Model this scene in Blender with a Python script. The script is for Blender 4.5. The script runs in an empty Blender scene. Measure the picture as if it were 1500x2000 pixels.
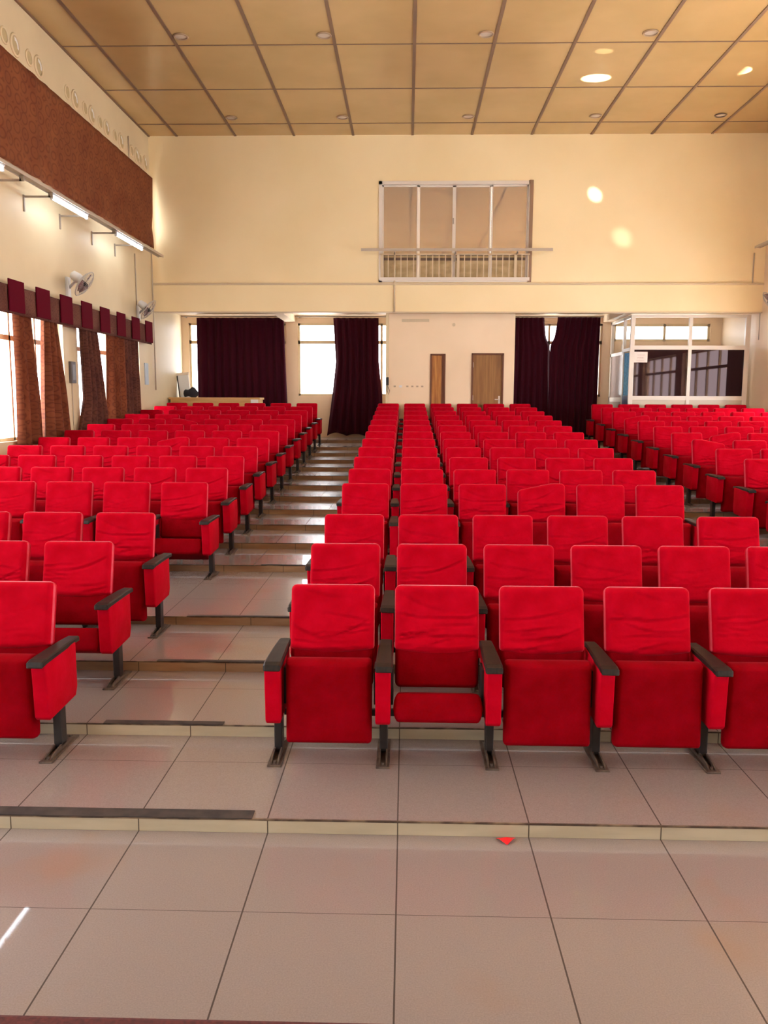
import bpy, bmesh, math, random
from mathutils import Vector, Matrix
random.seed(7)
S = bpy.context.scene
C = S.collection

# ------------------------------------------------------------------ camera
PITCH, YAW, ROLL, EYE, FPX = .1325, .0266, .0036, 1.98, 1628.0
cp, sp, cy, sy = math.cos(PITCH), math.sin(PITCH), math.cos(YAW), math.sin(YAW)
fwd = Vector((-sy*cp, cy*cp, -sp)); rgt = Vector((cy, sy, 0)); upv = rgt.cross(fwd)
r2 = rgt*math.cos(ROLL) + upv*math.sin(ROLL); u2 = upv*math.cos(ROLL) - rgt*math.sin(ROLL)
cd = bpy.data.cameras.new('camera'); cam = bpy.data.objects.new('camera', cd); C.objects.link(cam)
cd.sensor_fit = 'HORIZONTAL'; cd.sensor_width = 36; cd.lens = FPX/1500*36
cd.clip_start = .05; cd.clip_end = 200
M = Matrix((r2, u2, -fwd)).transposed().to_4x4(); M.translation = (0, 0, EYE)
cam.matrix_world = M
S.camera = cam
def px_of(P):
    d = Vector(P)-Vector((0, 0, EYE)); z = d.dot(fwd)
    return 750+FPX*d.dot(r2)/z, 1000-FPX*d.dot(u2)/z

# ------------------------------------------------------------------ world, sun, lamps, exposure
w = bpy.data.worlds.new('sky'); S.world = w; w.use_nodes = True
bg = w.node_tree.nodes['Background']; bg.inputs[0].default_value = (.95, .955, .99, 1); bg.inputs[1].default_value = 7.0
sd = bpy.data.lights.new('sun', 'SUN'); sd.energy = 100; sd.angle = .01; sd.color = (1, .95, .86)
so = bpy.data.objects.new('sun', sd); C.objects.link(so)
so.rotation_euler = Vector((-.30, .03, -.95)).to_track_quat('-Z', 'Y').to_euler()
S.view_settings.view_transform = 'Standard'; S.view_settings.look = 'None'
S.view_settings.gamma = 1; S.view_settings.use_curve_mapping = False
S.view_settings.exposure = 0.80

def portal(loc, size_x, size_y, direction):
    l = bpy.data.lights.new('window_portal', 'AREA'); l.shape = 'RECTANGLE'; l.size = size_x; l.size_y = size_y
    l.cycles.is_portal = True
    o = bpy.data.objects.new('window_portal', l); C.objects.link(o); o.location = loc
    o.rotation_euler = Vector(direction).to_track_quat('-Z', 'Z').to_euler()

def spot(loc, target, energy, deg, blend=.15, col=(1, .97, .88), rad=.02):
    l = bpy.data.lights.new('sun_glint', 'SPOT'); l.energy = energy; l.spot_size = math.radians(deg); l.spot_blend = blend
    l.color = col; l.shadow_soft_size = rad
    o = bpy.data.objects.new('sun_glint', l); C.objects.link(o); o.location = loc
    o.rotation_euler = (Vector(target)-Vector(loc)).to_track_quat('-Z', 'Y').to_euler()

# room dimensions
XL, XR, YF, YW, YB, ZC = -5.5, 7.54, -6.0, 18.35, 20.6, 7.505
LWIN = [(14.0, 17.25), (10.15, 13.43), (6.3, 9.6), (2.5, 5.8), (-1.2, 2.0), (-5.0, -1.8)]  # last two bays are unseen, added as windows for frontal fill light
WZ0, WZ1 = 1.40, 3.30
HZ0, HZ1 = 5.35, 6.45
for a, b in LWIN:
    portal((XL-.1, (a+b)/2, (WZ0+WZ1)/2), b-a, WZ1-WZ0, (1, 0, 0))
    portal((XR+.1, (a+b)/2, (WZ0+WZ1)/2), b-a, WZ1-WZ0, (-1, 0, 0))
    portal((XR+.1, (a+b)/2, (HZ0+HZ1)/2), b-a, HZ1-HZ0, (-1, 0, 0))
portal((-1.55, YB+.1, 2.95), 2.3, 1.8, (0, -1, 0))
portal((6.1, YB+.1, 3.65), 2.4, .4, (0, -1, 0))
# glints of the sun thrown up off shiny things outside the right-hand windows
spot((9.0, 15.2, .9), (3.23, 15.32, 7.5), 30000, 2.5, .15, (1, 1, 1))
spot((8.05, 15.4, 2.05), (5.55, 15.03, 7.5), 14000, 3.6, .15, (1, 1, 1))
spot((9.0, 14.6, 1.0), (3.1, 14.2, 7.5), 3500, 1.6, .6)
spot((8.4, 11.0, 2.0), (3.95, 18.3, 6.26), 6000, 1.9, .7)
spot((8.4, 11.0, 1.9), (4.55, 18.3, 5.4), 1500, 3.0, 1)

# ------------------------------------------------------------------ node materials
def mat(name, col=(.8, .8, .8), rough=.6, **k):
    m = bpy.data.materials.new(name); m.use_nodes = True
    b = m.node_tree.nodes['Principled BSDF']
    b.inputs['Base Color'].default_value = (*col, 1); b.inputs['Roughness'].default_value = rough
    for key, v in k.items():
        b.inputs[key.replace('_', ' ')].default_value = v
    return m
def nodes(m):
    return m.node_tree.nodes, m.node_tree.links, m.node_tree.nodes['Principled BSDF']
def noise_col(m, c1, c2, scale, detail=3, src='Object', stretch=None, bump=0, bscale=None, lo=.35, hi=.65):
    n, l, b = nodes(m)
    tc = n.new('ShaderNodeTexCoord'); mp = n.new('ShaderNodeMapping'); l.new(tc.outputs[src], mp.inputs[0])
    if stretch: mp.inputs['Scale'].default_value = stretch
    t = n.new('ShaderNodeTexNoise'); t.inputs['Scale'].default_value = scale; t.inputs['Detail'].default_value = detail
    l.new(mp.outputs[0], t.inputs['Vector'])
    r = n.new('ShaderNodeValToRGB'); r.color_ramp.elements[0].color = (*c1, 1); r.color_ramp.elements[1].color = (*c2, 1)
    r.color_ramp.elements[0].position = lo; r.color_ramp.elements[1].position = hi
    l.new(t.outputs[0], r.inputs[0]); l.new(r.outputs[0], b.inputs['Base Color'])
    if bump:
        t2 = n.new('ShaderNodeTexNoise'); t2.inputs['Scale'].default_value = bscale or scale*4; t2.inputs['Detail'].default_value = 4
        l.new(mp.outputs[0], t2.inputs['Vector'])
        bp = n.new('ShaderNodeBump'); bp.inputs['Strength'].default_value = bump; bp.inputs['Distance'].default_value = .02
        l.new(t2.outputs[0], bp.inputs['Height']); l.new(bp.outputs[0], b.inputs['Normal'])
    return m

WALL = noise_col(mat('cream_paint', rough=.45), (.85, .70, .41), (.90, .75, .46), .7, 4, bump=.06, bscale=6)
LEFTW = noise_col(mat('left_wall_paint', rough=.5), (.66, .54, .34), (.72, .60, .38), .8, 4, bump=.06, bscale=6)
WALL2 = noise_col(mat('pale_cream_paint', rough=.5), (.80, .63, .43), (.86, .69, .49), .8, 4, bump=.06, bscale=6)
TRIMC = mat('cream_trim', (.62, .50, .33), .5)
BATTEN = mat('ceiling_batten', (.20, .12, .07), .6)
WHITE = mat('white_paint', (.8, .78, .72), .4)
FRAME = mat('cream_metal', (.70, .58, .36), .4)
ALU = mat('aluminium', (.72, .66, .58), .35)
RAILM = mat('grey_channel', (.30, .25, .20), .45)
PLAST = mat('white_plastic', (.72, .74, .75), .35)
PIPE = mat('pipe_paint', (.50, .42, .32), .5)
BLACK = mat('black_metal', (.016, .014, .015), .45)
FOOTM = noise_col(mat('worn_foot_metal', rough=.5), (.05, .032, .025), (.11, .08, .06), 25, 3)
ARM = noise_col(mat('dark_armrest', rough=.5, Specular_IOR_Level=.3), (.009, .007, .007), (.020, .013, .010), 18, 3, stretch=(3, .6, 1))
DARKHOLE = mat('dark_recess', (.03, .025, .02), .9)

def fabric(name, c1, c2, sheen, tint):
    m = noise_col(mat(name, rough=.85), c1, c2, 9, 5, bump=.12, bscale=60)
    b = m.node_tree.nodes['Principled BSDF']
    b.inputs['Sheen Weight'].default_value = sheen; b.inputs['Sheen Roughness'].default_value = .35
    b.inputs['Sheen Tint'].default_value = (*tint, 1); b.inputs['Specular IOR Level'].default_value = .03
    return m
RED = fabric('red_upholstery', (.20, .0, .003), (.245, .0004, .006), .05, (1, .25, .3))
COVER = fabric('red_slipcover', (.365, .0, .008), (.44, .001, .014), .16, (1, .3, .38))
PIPING = fabric('piping_rim_highlight', (.52, .03, .06), (.62, .08, .11), .3, (1, .6, .65))  # pale piping, with the rim highlight worked into its colour
PANEL = fabric('red_side_panel', (.38, .0, .008), (.44, .001, .014), .07, (1, .3, .35))

def velvet(name, c, sh, transl=0.0, tcol=(.5, .1, .05)):
    m = mat(name, c, .9, Sheen_Weight=sh); m.node_tree.nodes['Principled BSDF'].inputs['Specular IOR Level'].default_value = .1
    n, l, b = nodes(m)
    if transl:
        t = n.new('ShaderNodeBsdfTranslucent'); t.inputs[0].default_value = (*tcol, 1)
        mx = n.new('ShaderNodeMixShader'); mx.inputs[0].default_value = transl
        l.new(b.outputs[0], mx.inputs[1]); l.new(t.outputs[0], mx.inputs[2]); l.new(mx.outputs[0], n['Material Output'].inputs[0])
    return m
MAROON = velvet('maroon_velvet', (.040, .0025, .010), .06, .03, (.25, .0, .03))
SQUARE = velvet('dark_red_valance_cloth', (.095, .001, .010), .0)

def pattern(name, scale, ca, cb, cc, transl, tcol, vscale=(1, 1, 1)):
    m = mat(name, rough=.85); n, l, b = nodes(m)
    b.inputs['Specular IOR Level'].default_value = .1
    tc = n.new('ShaderNodeTexCoord'); mp = n.new('ShaderNodeMapping'); mp.inputs['Scale'].default_value = vscale
    l.new(tc.outputs['UV'], mp.inputs[0])
    v = n.new('ShaderNodeTexVoronoi'); v.inputs['Scale'].default_value = scale; v.inputs['Randomness'].default_value = .35
    l.new(mp.outputs[0], v.inputs['Vector'])
    sn = n.new('ShaderNodeMath'); sn.operation = 'SINE'
    ml = n.new('ShaderNodeMath'); ml.operation = 'MULTIPLY'; ml.inputs[1].default_value = 19
    l.new(v.outputs['Distance'], ml.inputs[0]); l.new(ml.outputs[0], sn.inputs[0])
    ns = n.new('ShaderNodeTexNoise'); ns.inputs['Scale'].default_value = 1.6; ns.inputs['Detail'].default_value = 5
    l.new(mp.outputs[0], ns.inputs['Vector'])
    r = n.new('ShaderNodeValToRGB'); e = r.color_ramp.elements
    e[0].position = .32; e[0].color = (*ca, 1); e[1].position = .68; e[1].color = (*cb, 1)
    l.new(ns.outputs[0], r.inputs[0])
    mr = n.new('ShaderNodeMapRange'); mr.inputs[1].default_value = .2; mr.inputs[2].default_value = 1; mr.inputs[4].default_value = .42
    l.new(sn.outputs[0], mr.inputs[0])
    mx = n.new('ShaderNodeMix'); mx.data_type = 'RGBA'; mx.inputs[7].default_value = (*cc, 1)
    l.new(mr.outputs[0], mx.inputs[0]); l.new(r.outputs[0], mx.inputs[6]); l.new(mx.outputs[2], b.inputs['Base Color'])
    if transl:
        t = n.new('ShaderNodeBsdfTranslucent')
        m2 = n.new('ShaderNodeMix'); m2.data_type = 'RGBA'; m2.blend_type = 'MULTIPLY'; m2.inputs[0].default_value = 1
        m2.inputs[7].default_value = (*tcol, 1); l.new(mx.outputs[2], m2.inputs[6]); l.new(m2.outputs[2], t.inputs[0])
        ms = n.new('ShaderNodeMixShader'); ms.inputs[0].default_value = transl
        l.new(b.outputs[0], ms.inputs[1]); l.new(t.outputs[0], ms.inputs[2]); l.new(ms.outputs[0], n['Material Output'].inputs[0])
    return m
PATT = pattern('patterned_curtain', 7, (.13, .035, .016), (.22, .072, .032), (.06, .010, .010), .13, (2.0, 1.3, .8))
PATTD = pattern('dark_patterned_curtain', 8, (.075, .024, .02), (.15, .055, .035), (.03, .007, .010), .08, (1.2, .9, .7))
PATTV = pattern('patterned_valance', 10, (.10, .035, .026), (.17, .072, .05), (.035, .008, .010), 0, (1, 1, 1))
PATTH = pattern('patterned_high_curtain', 3.1, (.19, .058, .027), (.24, .085, .035), (.085, .02, .016), .04, (1.6, 1.1, .7), (1, 1.6, 1))

def glass(name, gloss, tint=(1, 1, 1)):
    m = bpy.data.materials.new(name); m.use_nodes = True; n = m.node_tree.nodes; l = m.node_tree.links; n.clear()
    o = n.new('ShaderNodeOutputMaterial'); t = n.new('ShaderNodeBsdfTransparent'); g = n.new('ShaderNodeBsdfGlossy'); x = n.new('ShaderNodeMixShader')
    t.inputs[0].default_value = (*tint, 1); g.inputs['Roughness'].default_value = .02; x.inputs[0].default_value = gloss
    l.new(t.outputs[0], x.inputs[1]); l.new(g.outputs[0], x.inputs[2]); l.new(x.outputs[0], o.inputs[0]); return m
GLASS = glass('clear_glass', .05)
GLASSGREY = mat('grey_reflective_glass', (.62, .53, .43), .04, Metallic=.7)
GLASSDARK = mat('dark_tinted_glass', (.010, .003, .006), .03, Specular_IOR_Level=.32, Specular_Tint=(1, .72, .72, 1))
BLUELIGHT = pattern('painted_window_blue', 9, (.10, .35, .70), (.40, .78, 1), (.03, .12, .35), .5, (1, 1, 1), (1, .5, 1))  # pale blues stand in for a daylit window seen through the door

# floor tiles: UVs are metres, u across the hall, v from the step edge
def tile_mat():
    m = mat('polished_floor_tile', rough=.3, Coat_Weight=.5, Coat_Roughness=.025); n, l, b = nodes(m)
    b.inputs['Specular IOR Level'].default_value = .5
    uv = n.new('ShaderNodeUVMap'); sx = n.new('ShaderNodeSeparateXYZ'); l.new(uv.outputs[0], sx.inputs[0])
    def line(o, wd):
        d = n.new('ShaderNodeMath'); d.operation = 'DIVIDE'; d.inputs[1].default_value = .6; l.new(o, d.inputs[0])
        f = n.new('ShaderNodeMath'); f.operation = 'FRACT'; l.new(d.outputs[0], f.inputs[0])
        s = n.new('ShaderNodeMath'); s.operation = 'SUBTRACT'; s.inputs[1].default_value = .5; l.new(f.outputs[0], s.inputs[0])
        a = n.new('ShaderNodeMath'); a.operation = 'ABSOLUTE'; l.new(s.outputs[0], a.inputs[0])
        g = n.new('ShaderNodeMath'); g.operation = 'GREATER_THAN'; g.inputs[1].default_value = .5-wd/.6; l.new(a.outputs[0], g.inputs[0])
        return g.outputs[0]
    mx = n.new('ShaderNodeMath'); mx.operation = 'MAXIMUM'; l.new(line(sx.outputs[0], .0032), mx.inputs[0]); l.new(line(sx.outputs[1], .0016), mx.inputs[1])
    tc = n.new('ShaderNodeTexCoord')
    n1 = n.new('ShaderNodeTexNoise'); n1.inputs['Scale'].default_value = 170; n1.inputs['Detail'].default_value = 2; l.new(tc.outputs['Object'], n1.inputs['Vector'])
    n2 = n.new('ShaderNodeTexNoise'); n2.inputs['Scale'].default_value = 1.1; n2.inputs['Detail'].default_value = 4; l.new(tc.outputs['Object'], n2.inputs['Vector'])
    r1 = n.new('ShaderNodeValToRGB'); e = r1.color_ramp.elements; e[0].position = .3; e[0].color = (.225, .188, .175, 1); e[1].position = .7; e[1].color = (.27, .23, .215, 1)
    l.new(n1.outputs[0], r1.inputs[0])
    r2_ = n.new('ShaderNodeValToRGB'); e = r2_.color_ramp.elements; e[0].position = .58; e[0].color = (0, 0, 0, 1); e[1].position = .72; e[1].color = (.55, .55, .55, 1)
    l.new(n2.outputs[0], r2_.inputs[0])
    m1 = n.new('ShaderNodeMix'); m1.data_type = 'RGBA'; m1.inputs[7].default_value = (.28, .17, .11, 1)
    l.new(r2_.outputs[0], m1.inputs[0]); l.new(r1.outputs[0], m1.inputs[6])
    m2 = n.new('ShaderNodeMix'); m2.data_type = 'RGBA'; m2.inputs[7].default_value = (.05, .035, .028, 1)
    l.new(mx.outputs[0], m2.inputs[0]); l.new(m1.outputs[2], m2.inputs[6]); l.new(m2.outputs[2], b.inputs['Base Color'])
    n3 = n.new('ShaderNodeTexNoise'); n3.inputs['Scale'].default_value = 3; n3.inputs['Detail'].default_value = 5; l.new(tc.outputs['Object'], n3.inputs['Vector'])
    mr = n.new('ShaderNodeMapRange'); mr.inputs[3].default_value = .27; mr.inputs[4].default_value = .27; l.new(n3.outputs[0], mr.inputs[0])
    ad = n.new('ShaderNodeMath'); ad.operation = 'MAXIMUM'; l.new(mr.outputs[0], ad.inputs[0]); l.new(mx.outputs[0], ad.inputs[1]); l.new(ad.outputs[0], b.inputs['Roughness'])
    return m
TILE = tile_mat()
def riser_mat(name, c1, c2):
    m = noise_col(mat(name, rough=.3), c1, c2, 2.2, 4, stretch=(1, 1, 6)); n, l, b = nodes(m)
    src = b.inputs['Base Color'].links[0].from_socket
    uv = n.new('ShaderNodeUVMap'); sx = n.new('ShaderNodeSeparateXYZ'); l.new(uv.outputs[0], sx.inputs[0])
    d = n.new('ShaderNodeMath'); d.operation = 'DIVIDE'; d.inputs[1].default_value = .6; l.new(sx.outputs[0], d.inputs[0])
    f = n.new('ShaderNodeMath'); f.operation = 'FRACT'; l.new(d.outputs[0], f.inputs[0])
    s = n.new('ShaderNodeMath'); s.operation = 'SUBTRACT'; s.inputs[1].default_value = .5; l.new(f.outputs[0], s.inputs[0])
    a = n.new('ShaderNodeMath'); a.operation = 'ABSOLUTE'; l.new(s.outputs[0], a.inputs[0])
    g = n.new('ShaderNodeMath'); g.operation = 'GREATER_THAN'; g.inputs[1].default_value = .4955; l.new(a.outputs[0], g.inputs[0])
    mx = n.new('ShaderNodeMix'); mx.data_type = 'RGBA'; mx.inputs[7].default_value = (.06, .045, .03, 1)
    l.new(g.outputs[0], mx.inputs[0]); l.new(src, mx.inputs[6]); l.new(mx.outputs[2], b.inputs['Base Color'])
    return m
RISER_A = riser_mat('pale_riser', (.40, .35, .25), (.47, .42, .31))
RISER_B = riser_mat('tan_riser', (.24, .14, .075), (.36, .24, .14))
EDGE = noise_col(mat('worn_step_edge', rough=.6), (.05, .03, .02), (.26, .19, .12), 9, 3, lo=.45, hi=.75)
CEIL = noise_col(mat('gloss_ceiling_panel', rough=.26, Specular_IOR_Level=.75), (.48, .315, .13), (.54, .355, .155), .9, 3, bump=.05, bscale=1.2)
WOOD = noise_col(mat('orange_wood', rough=.4), (.30, .10, .02), (.52, .24, .055), 5, 5, stretch=(4, 4, .35))
WOOD2 = noise_col(mat('brown_wood', rough=.4), (.20, .085, .022), (.30, .14, .04), 5, 5, stretch=(5, 5, .3))
WOODF = mat('dark_wood_frame', (.13, .035, .010), .45)
DESKW = noise_col(mat('desk_wood', rough=.45), (.50, .27, .08), (.62, .37, .14), 4, 5, stretch=(.5, 4, 4))
CARPET = noise_col(mat('dark_red_stage_carpet', rough=.95), (.05, .008, .008), (.09, .014, .012), 80, 3)
STRIPM = noise_col(mat('dark_rubber_strip', rough=.7), (.018, .014, .014), (.045, .034, .03), 12, 3)

# ------------------------------------------------------------------ mesh helpers
def link(name, bm, mats, parent=None, smooth=False, recalc=True):
    if recalc: bmesh.ops.recalc_face_normals(bm, faces=bm.faces)
    me = bpy.data.meshes.new(name); bm.to_mesh(me); bm.free()
    for m in (mats if isinstance(mats, (list, tuple)) else [mats]): me.materials.append(m)
    if smooth:
        for p in me.polygons: p.use_smooth = True
    o = bpy.data.objects.new(name, me); C.objects.link(o)
    if parent: o.parent = parent
    return o
def tag(o, label=None, cat=None, group=None, kind=None):
    if label: o['label'] = label
    if cat: o['category'] = cat
    if group: o['group'] = group
    if kind: o['kind'] = kind
    return o
def struct(o): o['kind'] = 'structure'; return o
def thing(name, label, cat, loc=(0, 0, 0), group=None):
    o = bpy.data.objects.new(name, None); C.objects.link(o); o.location = loc; o.empty_display_size = .1
    return tag(o, label, cat, group)
def box(bm, x0, x1, y0, y1, z0, z1, mi=0, bev=0):
    vs = [bm.verts.new(p) for p in ((x0,y0,z0),(x1,y0,z0),(x1,y1,z0),(x0,y1,z0),(x0,y0,z1),(x1,y0,z1),(x1,y1,z1),(x0,y1,z1))]
    fs = [bm.faces.new([vs[i] for i in q]) for q in ((0,3,2,1),(4,5,6,7),(0,1,5,4),(1,2,6,5),(2,3,7,6),(3,0,4,7))]
    for f in fs: f.material_index = mi
    if bev:
        es = list({e for f in fs for e in f.edges})
        r = bmesh.ops.bevel(bm, geom=es, offset=bev, segments=2, affect='EDGES', profile=.6)
        for f in r['faces']: f.material_index = mi
    return vs
def B(*a, **k):
    bm = bmesh.new(); box(bm, *a, **k); return bm
def tube(bm, pts, rad, seg=8, mi=0, cap=True):
    pts = [Vector(p) for p in pts]; rings = []
    for i, p in enumerate(pts):
        t = (pts[min(i+1, len(pts)-1)]-pts[max(i-1, 0)]).normalized()
        a = Vector((0, 0, 1)) if abs(t.z) < .9 else Vector((1, 0, 0))
        u = t.cross(a).normalized(); v = t.cross(u)
        rr = rad[i] if isinstance(rad, (list, tuple)) else rad
        rings.append([bm.verts.new(p+(u*math.cos(k*2*math.pi/seg)+v*math.sin(k*2*math.pi/seg))*rr) for k in range(seg)])
    for a, b in zip(rings, rings[1:]):
        for k in range(seg):
            f = bm.faces.new((a[k], a[(k+1) % seg], b[(k+1) % seg], b[k])); f.material_index = mi
    if cap:
        for r in (rings[0], rings[-1]):
            f = bm.faces.new(r); f.material_index = mi
def ring(bm, c, n, R, rad, seg=20, mi=0):
    c = Vector(c); n = Vector(n).normalized(); a = Vector((0, 0, 1)) if abs(n.z) < .9 else Vector((1, 0, 0))
    u = n.cross(a).normalized(); v = n.cross(u); rings = []
    for i in range(seg):
        t = 2*math.pi*i/seg; d = u*math.cos(t)+v*math.sin(t)
        rings.append([bm.verts.new(c+d*(R+rad*math.cos(k*math.pi/2))+n*rad*math.sin(k*math.pi/2)) for k in range(4)])
    for i in range(seg):
        a_, b_ = rings[i], rings[(i+1) % seg]
        for k in range(4):
            f = bm.faces.new((a_[k], a_[(k+1) % 4], b_[(k+1) % 4], b_[k])); f.material_index = mi

def wall_grid(bm, axis, p0, p1, u0, u1, z0, z1, holes, mi=0):
    """solid wall with rectangular openings; axis 'x': wall normal along x (u = y)"""
    us = sorted({u0, u1, *[h[0] for h in holes], *[h[1] for h in holes]}); zs = sorted({z0, z1, *[h[2] for h in holes], *[h[3] for h in holes]})
    us = [u for u in us if u0 <= u <= u1]; zs = [z for z in zs if z0 <= z <= z1]
    solid = [[not any(h[0] <= (ua+ub)/2 <= h[1] and h[2] <= (za+zb)/2 <= h[3] for h in holes) for za, zb in zip(zs, zs[1:])] for ua, ub in zip(us, us[1:])]
    P = lambda u, z, p: (p, u, z) if axis == 'x' else (u, p, z)
    V = {}
    def v(u, z, p):
        k = (round(u, 4), round(z, 4), round(p, 4))
        if k not in V: V[k] = bm.verts.new(P(u, z, p))
        return V[k]
    nu, nz = len(us)-1, len(zs)-1
    for i in range(nu):
        for j in range(nz):
            if not solid[i][j]: continue
            a, b, c, d = us[i], us[i+1], zs[j], zs[j+1]
            for p in (p0, p1): bm.faces.new((v(a,c,p), v(b,c,p), v(b,d,p), v(a,d,p))).material_index = mi
            if i == 0 or not solid[i-1][j]: bm.faces.new((v(a,c,p0), v(a,c,p1), v(a,d,p1), v(a,d,p0))).material_index = mi
            if i == nu-1 or not solid[i+1][j]: bm.faces.new((v(b,c,p0), v(b,c,p1), v(b,d,p1), v(b,d,p0))).material_index = mi
            if j == 0 or not solid[i][j-1]: bm.faces.new((v(a,c,p0), v(a,c,p1), v(b,c,p1), v(b,c,p0))).material_index = mi
            if j == nz-1 or not solid[i][j+1]: bm.faces.new((v(a,d,p0), v(a,d,p1), v(b,d,p1), v(b,d,p0))).material_index = mi

# ------------------------------------------------------------------ floor: sixteen shallow terraces
A = .068
NOSE = [3.605+.942*i for i in range(4)] + [8.19+.927*i for i in range(11)] + [19.12]
bm = bmesh.new(); uvl = bm.loops.layers.uv.new('UVMap')
def quad(pts, uvs, mi):
    f = bm.faces.new([bm.verts.new(p) for p in pts]); f.material_index = mi
    for lp, q in zip(f.loops, uvs): lp[uvl].uv = q
XA, XB = XL-.02, XR+.02
X0 = -.028
quad(((XA, 1.6, 0), (XB, 1.6, 0), (XB, NOSE[0], 0), (XA, NOSE[0], 0)), ((XA-X0, 1.6-NOSE[0]), (XB-X0, 1.6-NOSE[0]), (XB-X0, 0), (XA-X0, 0)), 0)
for i, y in enumerate(NOSE):
    z0, z1 = A*i, A*(i+1); y1 = NOSE[i+1] if i < 15 else YB
    off = 0 if i < 1 else random.choice((0, 0, .22, .4)) if i > 4 else (0, .0, .06, .1, .3)[min(i, 4)]
    quad(((XA, y, z0), (XB, y, z0), (XB, y, z1-.007), (XA, y, z1-.007)), ((XA-X0, 0), (XB-X0, 0), (XB-X0, .06), (XA-X0, .06)), 1 if i < 2 else 2)
    quad(((XA, y-.004, z1-.007), (XB, y-.004, z1-.007), (XB, y-.004, z1), (XA, y-.004, z1)), ((0, 0),)*4, 3)
    quad(((XA, y-.004, z1), (XB, y-.004, z1), (XB, y+.006, z1), (XA, y+.006, z1)), ((0, 0),)*4, 3)
    quad(((XA, y+.006, z1), (XB, y+.006, z1), (XB, y1, z1), (XA, y1, z1)), ((XA-X0+off, .006), (XB-X0+off, .006), (XB-X0+off, y1-y), (XA-X0+off, y1-y)), 0)
struct(link('floor', bm, [TILE, RISER_A, RISER_B, EDGE], recalc=False))
bm = bmesh.new(); box(bm, XL+.01, XR-.01, YF+.01, 1.885, .0, .45, bev=.012)
tag(link('stage', bm, CARPET), 'dark red carpeted stage edge along the bottom of the view', 'stage')

# ------------------------------------------------------------------ ceiling
bm = bmesh.new()
box(bm, XL-.2, XR+.2, YF-.2, YW+.3, ZC, ZC+.15, 0)
for k in range(-5, 7):
    x = .08+k*1.243
    if XL < x < XR: box(bm, x-.026, x+.026, YF, YW, ZC-.012, ZC+.01, 1)
y = 17.6
while y > YF:
    box(bm, XL, XR, y-.013, y+.013, ZC-.008, ZC+.01, 1); y -= 1.87
box(bm, XL, XL+.035, YF, YW, ZC-.02, ZC+.01, 1)
struct(link('ceiling', bm, [CEIL, BATTEN]))

# ------------------------------------------------------------------ walls
bm = bmesh.new()
holes = [(a, b, WZ0, WZ1) for a, b in LWIN] + [(a, b+(.88 if i == 0 else 0), HZ0, HZ1) for i, (a, b) in enumerate(LWIN)]
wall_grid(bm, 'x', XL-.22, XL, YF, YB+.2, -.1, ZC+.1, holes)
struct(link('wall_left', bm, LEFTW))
bm = bmesh.new(); wall_grid(bm, 'x', XR, XR+.22, YF, YB+.2, -.1, ZC+.1, [(a, b, WZ0, WZ1) for a, b in LWIN] + [(a, b, HZ0, HZ1) for a, b in LWIN[1:]])
struct(link('wall_right', bm, WALL2))
bm = bmesh.new(); box(bm, XL-.22, XR+.22, YF-.2, YF, -.1, ZC+.1)
struct(link('wall_front', bm, WALL2))
# upper rear wall, hanging over the recess (opening for the sliding window)
UW = (-.62, 2.61, 4.50, 6.575)
bm = bmesh.new(); wall_grid(bm, 'y', YW, YW+.28, XL, XR, 3.872, ZC+.05, [UW])
struct(link('wall_rear_upper', bm, WALL))
bm = bmesh.new(); box(bm, XL, XR, YW-.035, YW+.01, 4.445, 4.485, bev=.006)
struct(link('trim_1', bm, TRIMC))
bm = bmesh.new(); box(bm, XL, XR, YW-.02, YW+.1, 3.862, 3.885)
struct(link('trim_2', bm, TRIMC))
# the recess behind: soffit, cross beams, rear wall with windows
bm = bmesh.new(); box(bm, XL, XR, YW+.27, YB+.2, 4.02, 4.15)
box(bm, -2.96, -2.72, YW+.27, YB+.05, 3.872, 4.03); box(bm, 4.70, 4.88, YW+.27, YB+.05, 3.872, 4.03)
struct(link('ceiling_recess', bm, WALL2))
RW = [(-5.33, -2.95, 2.08, 3.84), (-2.66, -.45, 2.10, 3.84), (2.62, 4.70, 2.10, 3.84), (4.97, 7.27, 3.42, 3.84)]
bm = bmesh.new(); wall_grid(bm, 'y', YB, YB+.2, XL, XR, .9, 4.1, RW)
struct(link('wall_rear', bm, WALL2))
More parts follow.
